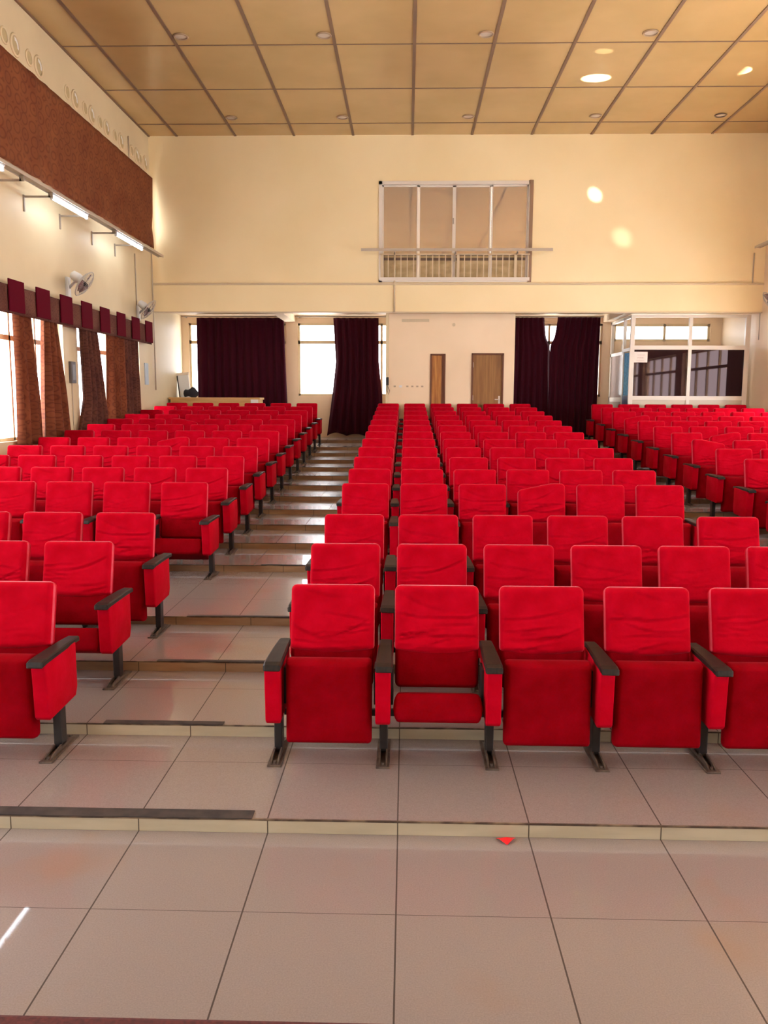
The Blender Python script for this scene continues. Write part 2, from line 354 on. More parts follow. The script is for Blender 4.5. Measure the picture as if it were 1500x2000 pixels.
# block that holds the two narrow doors
D1 = (.512, .848, 3.012); D2 = (1.422, 2.128, 3.026)
bm = bmesh.new()
wall_grid(bm, 'y', 18.68, 18.80, -.40, 2.36, .9, 4.03, [(D1[0], D1[1], .9, D1[2]), (D2[0], D2[1], .9, D2[2])])
box(bm, -.40, -.28, 18.80, YB, .9, 4.03); box(bm, 2.24, 2.36, 18.80, YB, .9, 4.03)
struct(link('wall_door_block', bm, WALL2))
FL = 1.02
def door(idx, d, m, lab):
    x0, x1, zt = d
    bm = bmesh.new(); y0, y1 = 18.655, 18.79
    box(bm, x0, x0+.035, y0, y1, FL, zt, bev=.004); box(bm, x1-.035, x1, y0, y1, FL, zt, bev=.004); box(bm, x0, x1, y0, y1, zt-.035, zt, bev=.004)
    fr = struct(link('door_%d' % idx, bm, WOODF))
    bm = bmesh.new(); a0, a1 = x0+.035, x1-.035
    box(bm, a0, a1, 18.70, 18.74, FL+.01, zt-.035)
    lf = link('door_leaf', bm, m, fr)
    if idx == 2:
        b2 = bmesh.new(); tube(b2, [(a1-.05, 18.70, 2.02), (a1-.05, 18.65, 2.02)], .012); tube(b2, [(a1-.05, 18.65, 2.02), (a1-.15, 18.65, 2.02)], .010)
        box(b2, a1-.07, a1-.03, 18.692, 18.70, 1.93, 2.10); link('door_handle', b2, ALU, lf)
        b2 = bmesh.new()
        for z in (1.3, 2.0, 2.72): tube(b2, [(a0, 18.695, z), (a0, 18.695, z+.11)], .010)
        link('hinge', b2, ALU, lf)
    else:
        b2 = bmesh.new(); box(b2, a1-.05, a1, 18.685, 18.70, FL+.01, zt-.035); link('side_stile', b2, WOODF, lf)
door(1, D1, WOOD, ''); door(2, D2, WOOD2, '')

# ------------------------------------------------------------------ windows
wn = [0]
def window(axis, p, u0, u1, z0, z1, mull, transom=None, fw=.045, inner=-1, fm=FRAME, name=None):
    """frame + glass in an opening; p = plane, mull = inner vertical bars"""
    wn[0] += 1; bm = bmesh.new()
    def bx(b_, a, b, c, d, t0=-.03, t1=.03):
        if axis == 'x': box(b_, p+t0, p+t1, a, b, c, d)
        else: box(b_, a, b, p+t0, p+t1, c, d)
    bx(bm, u0, u0+fw, z0, z1); bx(bm, u1-fw, u1, z0, z1); bx(bm, u0, u1, z0, z0+fw); bx(bm, u0, u1, z1-fw, z1)
    for m in mull: bx(bm, m-fw/2, m+fw/2, z0, z1)
    if transom: bx(bm, u0, u1, transom-fw*.8, transom+fw*.8)
    fr = struct(link('window_%d' % wn[0], bm, fm))
    g = bmesh.new(); bx(g, u0+.01, u1-.01, z0+.01, z1-.01, -.004, .004); link('window_pane', g, GLASS, fr)
    return fr
for a, b in LWIN:
    n = 3
    window('x', XL-.12, a, b, WZ0, WZ1, [a+(b-a)*k/4 for k in (1, 2, 3)], 2.84)
for i, (a, b) in enumerate(LWIN): window('x', XL-.12, a, b+(.88 if i == 0 else 0), HZ0, HZ1, [a+(b-a)*k/4 for k in (1, 2, 3)])
for a, b in LWIN: window('x', XR+.12, a, b, WZ0, WZ1, [a+(b-a)*k/4 for k in (1, 2, 3)], 2.84)
for a, b in LWIN[1:]: window('x', XR+.12, a, b, HZ0, HZ1, [a+(b-a)*k/4 for k in (1, 2, 3)])
window('y', YB+.06, *RW[0], [-4.1], 3.39, .05)
window('y', YB+.06, *RW[1], [-1.70, -.62], 3.39, .05)
window('y', YB+.06, *RW[2], [3.43, 4.6], 3.39, .05)
window('y', YB+.06, *RW[3], [6.19], None, .06)

# ------------------------------------------------------------------ sliding window and railing of the upper room
LOWP = noise_col(mat('painted_reflection', rough=.25), (.42, .32, .17), (.58, .45, .26), 3, 4, stretch=(1, 1, 2)); DARKP = mat('painted_dark_reflection', (.14, .09, .06), .5)  # yellow and brown tones are reflections in the lower panes, painted on
fr_ = thing('sliding_window', 'wide four-pane sliding window high on the rear wall', 'window', (1, YW+.05, 4.5))
def local(bm, o):
    bmesh.ops.translate(bm, verts=bm.verts, vec=-Vector(o.location)); return bm
x0, x1, z0, z1 = UW
bm = bmesh.new()
for a, b, c, d in ((x0, x0+.07, z0, z1), (x1-.07, x1, z0, z1), (x0, x1, z1-.07, z1), (x0, x1, z0, z0+.05)): box(bm, a, b, YW-.02, YW+.16, c, d)
link('window_frame', local(bm, fr_), ALU, fr_)
bm = bmesh.new()
box(bm, x1-.055, x1+.02, YW-.03, YW-.005, z0, z1+.01)
link('edge_strip', local(bm, fr_), mat('brown_strip', (.25, .15, .09), .5), fr_)
for k, (a, b) in enumerate(((-.55, .22), (.22, .98), (.98, 1.76), (1.76, 2.54))):
    yy = YW+.07+(.035 if k in (1, 2) else 0)
    bm = bmesh.new()
    for q in ((a, a+.035, z0+.05, z1-.07), (b-.035, b, z0+.05, z1-.07), (a, b, z0+.05, z0+.10), (a, b, z1-.10, z1-.07)): box(bm, q[0], q[1], yy-.015, yy+.015, q[2], q[3])
    sash = link('sash', local(bm, fr_), ALU, fr_)
    bm = bmesh.new(); box(bm, a+.03, b-.03, yy-.003, yy+.003, z0+.09, z1-.09); link('window_pane', local(bm, fr_), GLASSGREY, sash)
    bm = bmesh.new(); box(bm, a+.03, b-.03, yy-.012, yy-.004, z0+.09, 5.06, 0); box(bm, a+.03, b-.03, yy-.014, yy-.011, 4.965, 5.02, 1); link('reflection_sheet', local(bm, fr_), [LOWP, DARKP], sash)  # sheet over the glass that carries its painted reflection
    if k == 1:
        bm = bmesh.new(); box(bm, b-.03, b-.005, yy-.03, yy-.014, 5.72, 5.84); link('latch', local(bm, fr_), RAILM, sash)
rl = thing('railing', 'cream metal railing of thin upright bars across the sliding window', 'railing', (1, YW, 4.5))
bm = bmesh.new(); yy = YW-.02
box(bm, x0+.02, x1-.02, yy-.02, yy+.015, 5.06, 5.09); link('top_rail', local(bm, rl), TRIMC, rl)
bm = bmesh.new(); box(bm, x0+.02, x1-.02, yy-.02, yy+.015, 4.53, 4.60); link('bottom_rail', local(bm, rl), ALU, rl)
for k in range(24):
    x = x0+.07+k*(x1-x0-.12)/23
    bm = bmesh.new(); t = .028 if k in (0, 12, 21) else .009
    box(bm, x-t, x+t, yy-.012, yy+.010, 4.59, 5.09); link('bar', local(bm, rl), TRIMC, rl)

# ------------------------------------------------------------------ lighting channels and tubes
def channel(name, label, p0, p1, brackets, bdir):
    p0, p1 = Vector(p0), Vector(p1); o = thing(name, label, 'light rail', tuple((p0+p1)/2))
    bm = bmesh.new(); x0, x1 = sorted((p0.x, p1.x)); y0, y1 = sorted((p0.y, p1.y)); h = .035
    alongy = abs(p1.y-p0.y) > abs(p1.x-p0.x)
    if alongy: box(bm, p0.x-.045, p0.x+.045, y0, y1, p0.z-h*.5, p0.z+h*.5); box(bm, p0.x-.055, p0.x-.045, y0, y1, p0.z-h*.8, p0.z+h*.5); box(bm, p0.x+.045, p0.x+.055, y0, y1, p0.z-h*.8, p0.z+h*.5)
    else: box(bm, x0, x1, p0.y-.05, p0.y+.05, p0.z-h*.5, p0.z+h*.5); box(bm, x0, x1, p0.y-.06, p0.y-.05, p0.z-h, p0.z+h*.6)
    link('channel', local(bm, o), [mat('pale_grey_channel', (.45, .38, .30), .4)], o)
    for q in brackets:
        bm = bmesh.new()
        if alongy:
            xa, xb = sorted((p0.x, bdir)); box(bm, xa, xb, q-.012, q+.012, p0.z-.09, p0.z-.065)
            s = 1 if bdir > p0.x else -1
            box(bm, bdir-.02 if s > 0 else bdir, bdir if s > 0 else bdir+.02, q-.015, q+.015, p0.z-.28, p0.z-.05)
            box(bm, p0.x-.03, p0.x+.03, q-.012, q+.012, p0.z-.09, p0.z-.015)
        else:
            box(bm, q-.012, q+.012, p0.y, bdir, p0.z-.06, p0.z-.035); box(bm, q-.02, q+.02, bdir-.02, bdir, p0.z-.2, p0.z-.03)
            box(bm, q-.012, q+.012, p0.y-.03, p0.y+.03, p0.z-.06, p0.z-.015)
        link('bracket', local(bm, o), RAILM, o)
    return o
RX = -5.1; RZ = 4.93
channel('light_rail', 'long grey lamp channel on brackets along the left wall', (RX, 5.0, RZ), (RX, 17.65, RZ), [5.6, 7.0, 8.3, 9.7, 11.35, 12.25, 13.5, 14.85, 16.0], XL)
channel('light_rail', 'short grey lamp channel in front of the high sliding window', (-.98, YW-.28, 5.125), (3.02, YW-.28, 5.125), [-.28, 1.0, 2.3], YW)
channel('light_rail', 'grey lamp channel whose end shows at the right edge', (7.22, 5.0, 5.16), (7.22, 18.0, 5.16), [6.5, 8.9, 11.4, 14, 16.6], XR)
TUBE = mat('lit_tube', (1, 1, 1), .4, Emission_Color=(.82, .90, 1, 1), Emission_Strength=13.0)
for k, (a, b, lab) in enumerate(((12.27, 13.62, 'lit fluorescent tube, middle of the three along the left wall'),
        (14.93, 16.40, 'lit fluorescent tube nearest the rear wall on the left rail'),
        (9.45, 10.83, 'lit fluorescent tube whose tip shows at the left edge of the photo'))):
    o = thing('fluorescent_lamp', lab, 'light', (RX, (a+b)/2, RZ-.05), 'fluorescent lamps on the left rail')
    bm = bmesh.new(); box(bm, RX-.03, RX+.03, a, b, RZ-.05, RZ-.02, bev=.004); link('batten_body', local(bm, o), PLAST, o)
    bm = bmesh.new(); tube(bm, [(RX, a+.03, RZ-.085), (RX, b-.03, RZ-.085)], .020, 12); link('tube', local(bm, o), TUBE, o, smooth=True)
    for q in (a+.015, b-.015):
        bm = bmesh.new(); box(bm, RX-.02, RX+.02, q-.015, q+.015, RZ-.11, RZ-.045, bev=.004); link('end_cap', local(bm, o), PLAST, o)

# ------------------------------------------------------------------ curtains
def cloth(name, z0, z1, left, right, pos, amp, folds, mats, nz=30, nu=None, thick=.006, phase=0, parent=None, axis='x', irregular=.5, hem=None):
    """hanging cloth: left(z)/right(z) along the wall, pos = plane, folds of depth amp"""
    nu = nu or folds*8
    bm = bmesh.new(); uvl = bm.loops.layers.uv.new('UVMap')
    rnd = random.Random(int(phase*1000)+folds)
    ph = [rnd.uniform(-1, 1)*irregular for _ in range(folds+2)]
    V = []
    for j in range(nz+1):
        t = j/nz; row = []
        zz = z0+(z1-z0)*t
        for i in range(nu+1):
            s = i/nu; l, r = left(zz), right(zz)
            u = l+(r-l)*s
            k = s*folds; kk = int(k); fr = k-kk
            p_ = ph[kk]*(1-fr)+ph[min(kk+1, folds+1)]*fr
            d = amp*(.55+.45*math.cos(2.1*p_+zz*.3))*math.sin(2*math.pi*k+p_*2+phase+.4*math.sin(zz*1.3+p_*3))
            d *= .7+.3*(1-t)
            z = zz+(hem(s)*(1-t) if hem else 0)
            co = (pos+d, u, z) if axis == 'x' else (u, pos+d, z)
            row.append((bm.verts.new(co), (s*abs(right(z1)-left(z1))*1.3, zz)))
        V.append(row)
    for j in range(nz):
        for i in range(nu):
            q = (V[j][i], V[j][i+1], V[j+1][i+1], V[j+1][i]); f = bm.faces.new([a[0] for a in q])
            for lp, a in zip(f.loops, q): lp[uvl].uv = a[1]
    bm.normal_update()
    o = link(name, bm, mats, parent, smooth=True)
    md = o.modifiers.new('thick', 'SOLIDIFY'); md.thickness = thick; md.offset = 0
    return o
def lerp(z, pts):
    pts = sorted(pts)
    if z <= pts[0][0]: return pts[0][1]
    for (a, p), (b, q) in zip(pts, pts[1:]):
        if z <= b: return p+(q-p)*(z-a)/(b-a)
    return pts[-1][1]
L_ = lambda *pts: (lambda z: lerp(z, pts))
CX = XL+.095
curt = [
 ('patterned curtain left of the narrow gap, nearest the camera on the left wall', L_((1.3, 11.75), (3.3, 11.80)), L_((1.3, 12.55), (2.0, 12.52), (3.3, 12.36)), 3, PATT, 0),
 ('patterned curtain sweeping down beside the cream pier, left wall', L_((1.3, 12.50), (2.0, 12.54), (3.3, 12.70)), L_((1.3, 13.50), (2.1, 13.38), (3.3, 13.12)), 3, PATT, 1),
 ('dark bunched patterned curtain just past the cream pier, left wall', L_((1.3, 13.92), (2.0, 14.28), (3.3, 14.20)), L_((1.3, 15.35), (2.0, 15.16), (3.3, 14.84)), 4, PATTD, 2),
 ('backlit orange-brown patterned curtain, fully drawn, left wall', L_((1.3, 15.45), (3.3, 15.50)), L_((1.3, 16.35), (3.3, 16.38)), 3, PATT, 3),
 ('patterned curtain nearest the rear corner on the left wall', L_((1.3, 16.36), (3.3, 16.36)), L_((1.3, 17.26), (3.3, 17.24)), 4, PATTD, 4)]
for lab, l, r, f, m, ph in curt:
    o = cloth('curtain', 1.33, 3.40, (lambda z, q=l: q(z)*.98), (lambda z, q=r: q(z)*.98), CX, .072, f, m, phase=ph*1.3+.2)
    tag(o, lab, 'curtain', 'patterned curtains on the left wall')
# valance: patterned strip with dark red squares, one thing
va = thing('valance', 'patterned curtain valance with dark red squares along the left wall', 'valance', (XL+.2, 14, 3.3))
o = cloth('valance_strip', 3.13, 3.51, lambda z: 9.6, lambda z: 17.62, XL+.155, .010, 14, PATTV, nz=4, phase=.5)
o.parent = va; o.location = -Vector(va.location)
bm = bmesh.new(); box(bm, XL, XL+.14, 9.6, 17.62, 3.42, 3.45); link('valance_board', local(bm, va), WOODF, va)
for k in range(10):
    y0 = 17.16-.841*k
    bm = bmesh.new(); box(bm, XL+.17, XL+.188, y0, y0+.455, 3.16, 3.585, bev=.004); link('red_square', local(bm, va), SQUARE, va)
# high curtain
o = cloth('high_curtain', 5.17, 6.62, lambda z: 8.5, lambda z: lerp(z, [(5.1, 18.18), (5.38, 18.14), (5.6, 18.06), (5.85, 18.14), (6.65, 18.22)]), XL+.10, .018, 22, PATTH, nz=14, nu=220, phase=.9)
tag(o, 'long brown patterned curtain stretched over the high windows on the left wall', 'curtain')
# maroon rear curtains (slightly in front of the rear wall)
def rear(lab, l, r, z0, z1, f, ph, hem=None, y=YB-.20):
    o = cloth('maroon_curtain', z0, z1, l, r, y, .05, f, MAROON, phase=ph, axis='y', hem=hem)
    return tag(o, lab, 'curtain', 'maroon curtains across the rear recess')
rear('very wide maroon velvet curtain in the left bay of the rear recess', L_((1.1, -5.10), (4, -5.08)), L_((1.1, -2.88), (2.6, -2.93), (4, -2.97)), 1.16, 3.95, 12, .3)
rear('tall maroon curtain hanging to the floor beside the bright white window', L_((1.1, -1.95), (2.2, -1.80), (2.9, -1.72), (4, -1.78)), L_((1.1, -.56), (2.1, -.60), (2.9, -.68), (4, -.69)), 1.13, 3.95, 7, 1.7, hem=lambda s: .09*abs(math.sin(s*9))*(1-s))
rear('maroon curtain half next to the wooden doors, gap on its right', L_((1.1, 2.5), (4, 2.58)), L_((1.1, 3.50), (3.28, 3.42), (3.5, 3.32), (3.9, 3.27)), 1.13, 3.96, 6, 2.3)
rear('maroon curtain half nearest the glass booth', L_((1.1, 3.38), (3.28, 3.40), (3.5, 3.50), (3.9, 3.56)), L_((1.1, 4.54), (4, 4.57)), 1.13, 3.96, 8, 3.9, y=YB-.31)
for i, (a, b) in enumerate(((-5.42, -2.97), (-2.68, -.45), (2.4, 4.66))):
    bm = bmesh.new(); tube(bm, [(a, YB-.24, 3.975), (b, YB-.24, 3.975)], .014, 8)
    for q in (a+.05, b-.05): box(bm, q-.012, q+.012, YB-.25, YB, 3.96, 3.985)
    tag(link('curtain_rod', bm, RAILM), ('curtain rod over the wide left maroon curtain', 'curtain rod over the bright white rear window', 'curtain rod over the right pair of maroon curtains')[i], 'rod', 'curtain rods in the rear recess')

# ------------------------------------------------------------------ glass booth (rear right)
bo = thing('glass_booth', 'glass-walled booth with aluminium frame and dark lower panes, rear right', 'booth', (6.1, 18.7, 1.02))
YS = 18.70
bm = bmesh.new()
for x, t in ((4.92, .045), (6.17, .035), (7.40, .05)): box(bm, x-t, x+t, YS-.035, YS+.035, FL, 3.86)
link('post', local(bm, bo), ALU, bo)['label'] = 'front uprights'
bm = bmesh.new()
for za, zb in ((3.80, 3.86), (3.11, 3.20), (2.02, 2.11)): box(bm, 4.92, 7.40, YS-.03, YS+.03, za, zb)
link('front_rails', local(bm, bo), ALU, bo)
for a, b in ((4.965, 6.135), (6.205, 7.35)):
    bm = bmesh.new(); box(bm, a, b, YS-.004, YS+.004, 3.20, 3.80); link('clear_pane', local(bm, bo), GLASS, bo)
    bm = bmesh.new(); box(bm, a, b, YS-.006, YS+.006, 2.11, 3.11); link('dark_pane', local(bm, bo), GLASSDARK, bo)
    bm = bmesh.new(); box(bm, a, b, YS-.006, YS+.006, FL+.01, 2.02); link('kick_panel', local(bm, bo), mat('kick_panel_paint', (.55, .47, .36), .3), bo)
bm = bmesh.new()
for y in (19.35, 20.5): box(bm, 4.89, 4.95, y-.04, y+.04, FL+.08, 3.86)
for za, zb in ((3.80, 3.86), (3.04, 3.11), (1.98, 2.08)): box(bm, 4.89, 4.95, 19.35, 20.55, za, zb)
box(bm, 4.89, 4.95, YS, 19.35, 3.80, 3.86); box(bm, 4.89, 4.95, YS, 19.35, 3.09, 3.16)
link('side_frame', local(bm, bo), ALU, bo)
bm = bmesh.new(); box(bm, 4.915, 4.925, 19.39, 20.46, 3.11, 3.80); link('clear_pane', local(bm, bo), GLASS, bo)
bm = bmesh.new(); box(bm, 4.915, 4.925, 19.39, 20.46, 2.08, 3.04); link('grey_side_pane', local(bm, bo), mat('grey_side_glass', (.30, .24, .22), .15), bo)
bm = bmesh.new(); box(bm, 4.90, 4.94, 19.39, 20.46, FL+.08, 1.98); link('kick_panel', local(bm, bo), mat('side_kick', (.33, .26, .2), .5), bo)
dr = bmesh.new(); uvl = dr.loops.layers.uv.new('UVMap'); box(dr, 4.912, 4.928, YS+.06, 19.28, 2.12, 3.06)
for f in dr.faces:
    for lp in f.loops: lp[uvl].uv = (lp.vert.co.y, lp.vert.co.z)
link('painted_window_view', local(dr, bo), BLUELIGHT, bo)  # panel coloured with the brightness of the window beyond the doorway
bm = bmesh.new(); box(bm, 4.90, 4.94, YS+.05, 19.30, 1.10, 2.12); link('door_base', local(bm, bo), mat('navy_panel', (.02, .03, .10), .4), bo)
# notice on the booth glass
no = tag(link('paper_notice', B(4.972, 5.262, YS-.012, YS-.008, 2.835, 3.065), mat('paper', (.82, .72, .66), .7)), 'white paper notice taped in the top left of the booth glass', 'notice')
ink = mat('pencil_grey', (.38, .30, .28), .8)
for zc, a, b, amp in ((2.995, 5.04, 5.21, .010), (2.935, 5.04, 5.18, .012), (2.885, 5.02, 5.19, .005)):
    bm = bmesh.new(); n_ = 26
    tube(bm, [(a+(b-a)*i/n_, YS-.0135, zc+amp*math.sin(i*1.9)*(.6+.4*math.sin(i*.7))) for i in range(n_+1)], .0022, 4); link('writing_line', bm, ink, no)

# ------------------------------------------------------------------ desk, easel, bag (rear left)
dk = thing('long_desk', 'long pale wooden desk behind the rearmost left seats', 'desk', (-4.4, 19.3, 1.09))
bm = bmesh.new(); box(bm, -5.46, -3.36, 19.15, 19.75, 2.0, 2.045, bev=.006); link('desk_top', local(bm, dk), DESKW, dk)
bm = bmesh.new(); box(bm, -5.42, -3.58, 19.17, 19.20, 1.40, 2.0); link('modesty_panel', local(bm, dk), DESKW, dk)
bm = bmesh.new(); box(bm, -3.57, -3.40, 19.155, 19.18, 1.92, 2.01); link('white_patch', local(bm, dk), WHITE, dk)
for x in (-5.42, -3.44):
    bm = bmesh.new(); box(bm, x, x+.05, 19.18, 19.72, 1.09, 2.0); link('side_panel', local(bm, dk), DESKW, dk)
ez = thing('flip_chart', 'white flip chart board leaning in the rear left corner above the desk', 'flip chart', (-5.3, 20.1, 1.09))
Rm = Matrix.Translation((-5.33, 20.05, 1.09)) @ Matrix.Rotation(math.radians(-9), 4, 'Y') @ Matrix.Rotation(math.radians(25), 4, 'Z') @ Matrix.Rotation(math.radians(6), 4, 'X')
def tr(bm, Mx, o): bmesh.ops.transform(bm, matrix=Matrix.Translation(-Vector(o.location)) @ Mx, verts=bm.verts); return bm
Rm = Matrix.Translation((-5.20, 20.05, 1.10)) @ Matrix.Rotation(math.radians(-6), 4, 'Y')
bm = bmesh.new(); box(bm, -.13, .13, -.01, .01, .55, 1.52, bev=.004); link('board', tr(bm, Rm, ez), mat('whiteboard', (.78, .82, .84), .25), ez)
bm = bmesh.new(); box(bm, -.15, .15, -.025, .0, 1.48, 1.54, bev=.004); link('paper_clamp', tr(bm, Rm, ez), ALU, ez)
bm = bmesh.new(); box(bm, -.15, -.125, -.02, .02, .5, 1.5); link('dark_edge', tr(bm, Rm, ez), BLACK, ez)
for s in (-1, 1):
    bm = bmesh.new(); tube(bm, [(s*.11, .01, 1.2), (s*.13, .12*s, 0)], .012); link('leg', tr(bm, Rm, ez), ALU, ez)
# soft bag
bm = bmesh.new(); bmesh.ops.create_uvsphere(bm, u_segments=20, v_segments=12, radius=1)
for v in bm.verts:
    v.co.x *= .18; v.co.y *= .12; v.co.z = max(-.6, v.co.z)*.13*(1+.28*math.sin(v.co.x*26)); 
bmesh.ops.translate(bm, verts=bm.verts, vec=(-5.04, 19.55, 2.045+.09))
tag(link('black_bag', bm, mat('black_cloth', (.012, .011, .02), .85), smooth=True), 'crumpled black bag lying on the left end of the long desk', 'bag')

# ------------------------------------------------------------------ small wall things
def fan(lab, wp, motor, cage, r=.22):
    o = thing('wall_fan', lab, 'fan', wp, 'wall fans'); wp, motor, cage = Vector(wp), Vector(motor), Vector(cage)
    n = Vector((.80 if motor.x > wp.x else -.8, .05, -.60)).normalized(); sx = 1 if motor.x > wp.x else -1
    bm = bmesh.new(); xa, xb = sorted((wp.x, wp.x+sx*.05)); box(bm, xa, xb, wp.y-.06, wp.y+.06, wp.z-.20, wp.z+.12, bev=.012); link('wall_bracket', local(bm, o), PLAST, o)
    bm = bmesh.new(); tube(bm, [wp+Vector((sx*.04, 0, -.05)), wp+Vector((sx*.12, -.02, .02)), motor-Vector((0, 0, .03))], .022, 8); link('arm', local(bm, o), PLAST, o, smooth=True)
    bm = bmesh.new(); tube(bm, [motor-n*.11, motor-n*.09, motor, motor+n*.07, motor+n*.09], [.03, .065, .08, .07, .04], 14); link('motor_housing', local(bm, o), PLAST, o, smooth=True)
    a = Vector((0, 0, 1)); u = n.cross(a).normalized(); v = n.cross(u)
    bm = bmesh.new(); wire = mat('cage_wire', (.45, .42, .38), .4)
    ring(bm, cage, n, r, .008, 28)
    for q, d in ((.8, .035), (.45, .06)): ring(bm, cage+n*d, n, r*q, .0022, 20); ring(bm, cage-n*d, n, r*q, .0022, 20)
    for k in range(30):
        t = 2*math.pi*k/30; d = u*math.cos(t)+v*math.sin(t)
        for sgn in (1, -1): tube(bm, [cage+d*r, cage+d*r*.8+n*.035*sgn, cage+d*r*.45+n*.06*sgn, cage+d*.04+n*.065*sgn], .0016, 3, cap=False)
    link('cage', local(bm, o), wire, o)
    bm = bmesh.new(); bl = mat('fan_blade_plastic', (.16, .07, .07), .3)
    for k in range(3):
        t0 = 2*math.pi*k/3+.4; g = []
        for i in range(6):
            rr = .03+i*.03; wd = .035+.05*math.sin(i/5*2.2)
            d = u*math.cos(t0)+v*math.sin(t0); e = u*-math.sin(t0)+v*math.cos(t0)
            g.append((bm.verts.new(cage+d*rr-e*wd-n*.015), bm.verts.new(cage+d*rr+n*.003), bm.verts.new(cage+d*rr+e*wd+n*.02)))
        for a_, b_ in zip(g, g[1:]):
            bm.faces.new((a_[0], a_[1], b_[1], b_[0])); bm.faces.new((a_[1], a_[2], b_[2], b_[1]))
    ob = link('blades', local(bm, o), bl, o, smooth=True); md = ob.modifiers.new('t', 'SOLIDIFY'); md.thickness = .004
    bm = bmesh.new(); tube(bm, [cage-n*.07, cage+n*.05], [.035, .03], 12); link('hub', local(bm, o), BLACK, o)
    return o
fan('grey wall fan above the valance, larger in view, left wall', (XL, 13.67, 3.82), (-5.235, 13.45, 3.90), (-5.075, 13.32, 3.785))
fan('grey wall fan in the rear left corner, left wall', (XL, 17.22, 3.78), (-5.30, 17.0, 3.86), (-5.165, 16.88, 3.765))
fan('wall fan cut off by the right edge of the photo', (XR, 17.5, 3.98), (7.36, 17.3, 4.06), (7.22, 17.2, 3.97))
def pipe(lab, pts, r=.012, m=PIPE, cat='pipe', name='conduit_pipe'):
    bm = bmesh.new(); tube(bm, pts, r, 8); return tag(link(name, bm, m, smooth=True), lab, cat)
pipe('thin conduit dropping from the left rail to the corner fan', [(XL+.014, 17.16, 4.9), (XL+.014, 17.17, 3.88)])
pipe('dark conduit running down the rear left corner', [(XL+.03, 18.22, 5.1), (XL+.03, 18.24, 2.2)], .014)
pipe('short upright pipe on the left wall beside the vents', [(XL+.014, 17.0, 6.3), (XL+.014, 17.0, 7.1)])
pipe('white conduit dropping from the sliding window rail down the rear wall', [(-.28, YW-.02, 5.16), (-.28, YW-.02, 3.87)], .018, TRIMC)
pipe('thin conduit on the right wall below the beam', [(7.3, YW-.014, 5.1), (7.3, YW-.014, 4.45)], .014, PIPE)
pipe('short cable hanging at the right of the booth', [(7.5, 18.35, 3.87), (7.5, 18.34, 3.3)], .010, PIPE)
# switch panel on the pier
o = tag(link('switch_panel', B(XL, XL+.05, 13.60, 13.78, 2.25, 2.60, bev=.006), mat('dark_grey_box', (.07, .06, .06), .5)), 'tall dark grey box fixed to the cream pier on the left wall', 'electrical box')
bm = bmesh.new(); box(bm, XL+.05, XL+.053, 13.63, 13.75, 2.3, 2.55); link('cover_plate', bm, mat('box_face', (.11, .10, .10), .4), o)
bm = bmesh.new(); tube(bm, [(XL+.01, 13.69, 2.25), (XL+.01, 13.69, 1.3)], .008, 6); link('cable', bm, PIPE, o)
bm = bmesh.new(); box(bm, XL, XL+.02, 17.55, 17.78, 2.30, 2.75, bev=.004)
tag(link('wall_poster', bm, mat('pale_blue_sheet', (.45, .55, .62), .5)), 'small pale blue panel on the left wall past the last curtain', 'poster')
# sockets in a row on the door wall
for k, x in enumerate((-.27, -.14, .01, .12, .23, .34)):
    s = .032 if k == 1 else .024
    o = tag(link('wall_socket', B(x-s, x+s, 18.668, 18.68, 2.30-s*.7, 2.30+s*.7, bev=.003), PLAST if k == 1 else mat('stained_socket', (.42, .32, .22), .6)),
        ('leftmost dull wall socket left of the narrow door', 'clean white wall socket in the row left of the narrow door', 'dull wall socket just right of the white one', 'fourth wall socket from the left on the door wall', 'fifth wall socket from the left on the door wall', 'wall socket closest to the narrow wooden door')[k], 'socket', 'wall sockets on the door wall')
bm = bmesh.new(); box(bm, -.12, .48, 18.66, 18.68, 3.70, 3.76)
for q in (3.712, 3.73, 3.748): box(bm, -.11, .47, 18.654, 18.66, q-.004, q+.004)
tag(link('vent_grille', bm, TRIMC), 'long narrow grille high on the wall left of the doors', 'grille')
bm = bmesh.new(); ring(bm, (1.02, 18.675, 3.64), (0, 1, 0), .03, .006); box(bm, .99, 1.05, 18.672, 18.68, 3.61, 3.67)
tag(link('ceiling_sensor', bm, TRIMC), 'small round fitting on the wall above the two doors', 'sensor')
# handset hanging beside the middle rear window
o = tag(link('wall_handset', B(-.46, -.40, 18.60, 18.66, 2.32, 2.50, bev=.012), BLACK), 'dark handset on the post beside the bright rear window', 'handset')
bm = bmesh.new(); tube(bm, [(-.43, 18.62, 2.32), (-.44, 18.62, 2.2), (-.40, 18.62, 2.12), (-.38, 18.62, 2.2), (-.42, 18.62, 2.30)], .006, 6); link('cord', bm, BLACK, o)
# corner post left of the door block
struct(link('trim_3', B(-.47, -.405, 18.66, 18.76, 1.02, 3.95, bev=.004), FRAME))
ordn = ['first', 'second', 'third', 'fourth', 'fifth', 'sixth', 'seventh', 'eighth', 'ninth', 'tenth', 'eleventh', 'twelfth', 'thirteenth', 'fourteenth', 'fifteenth']
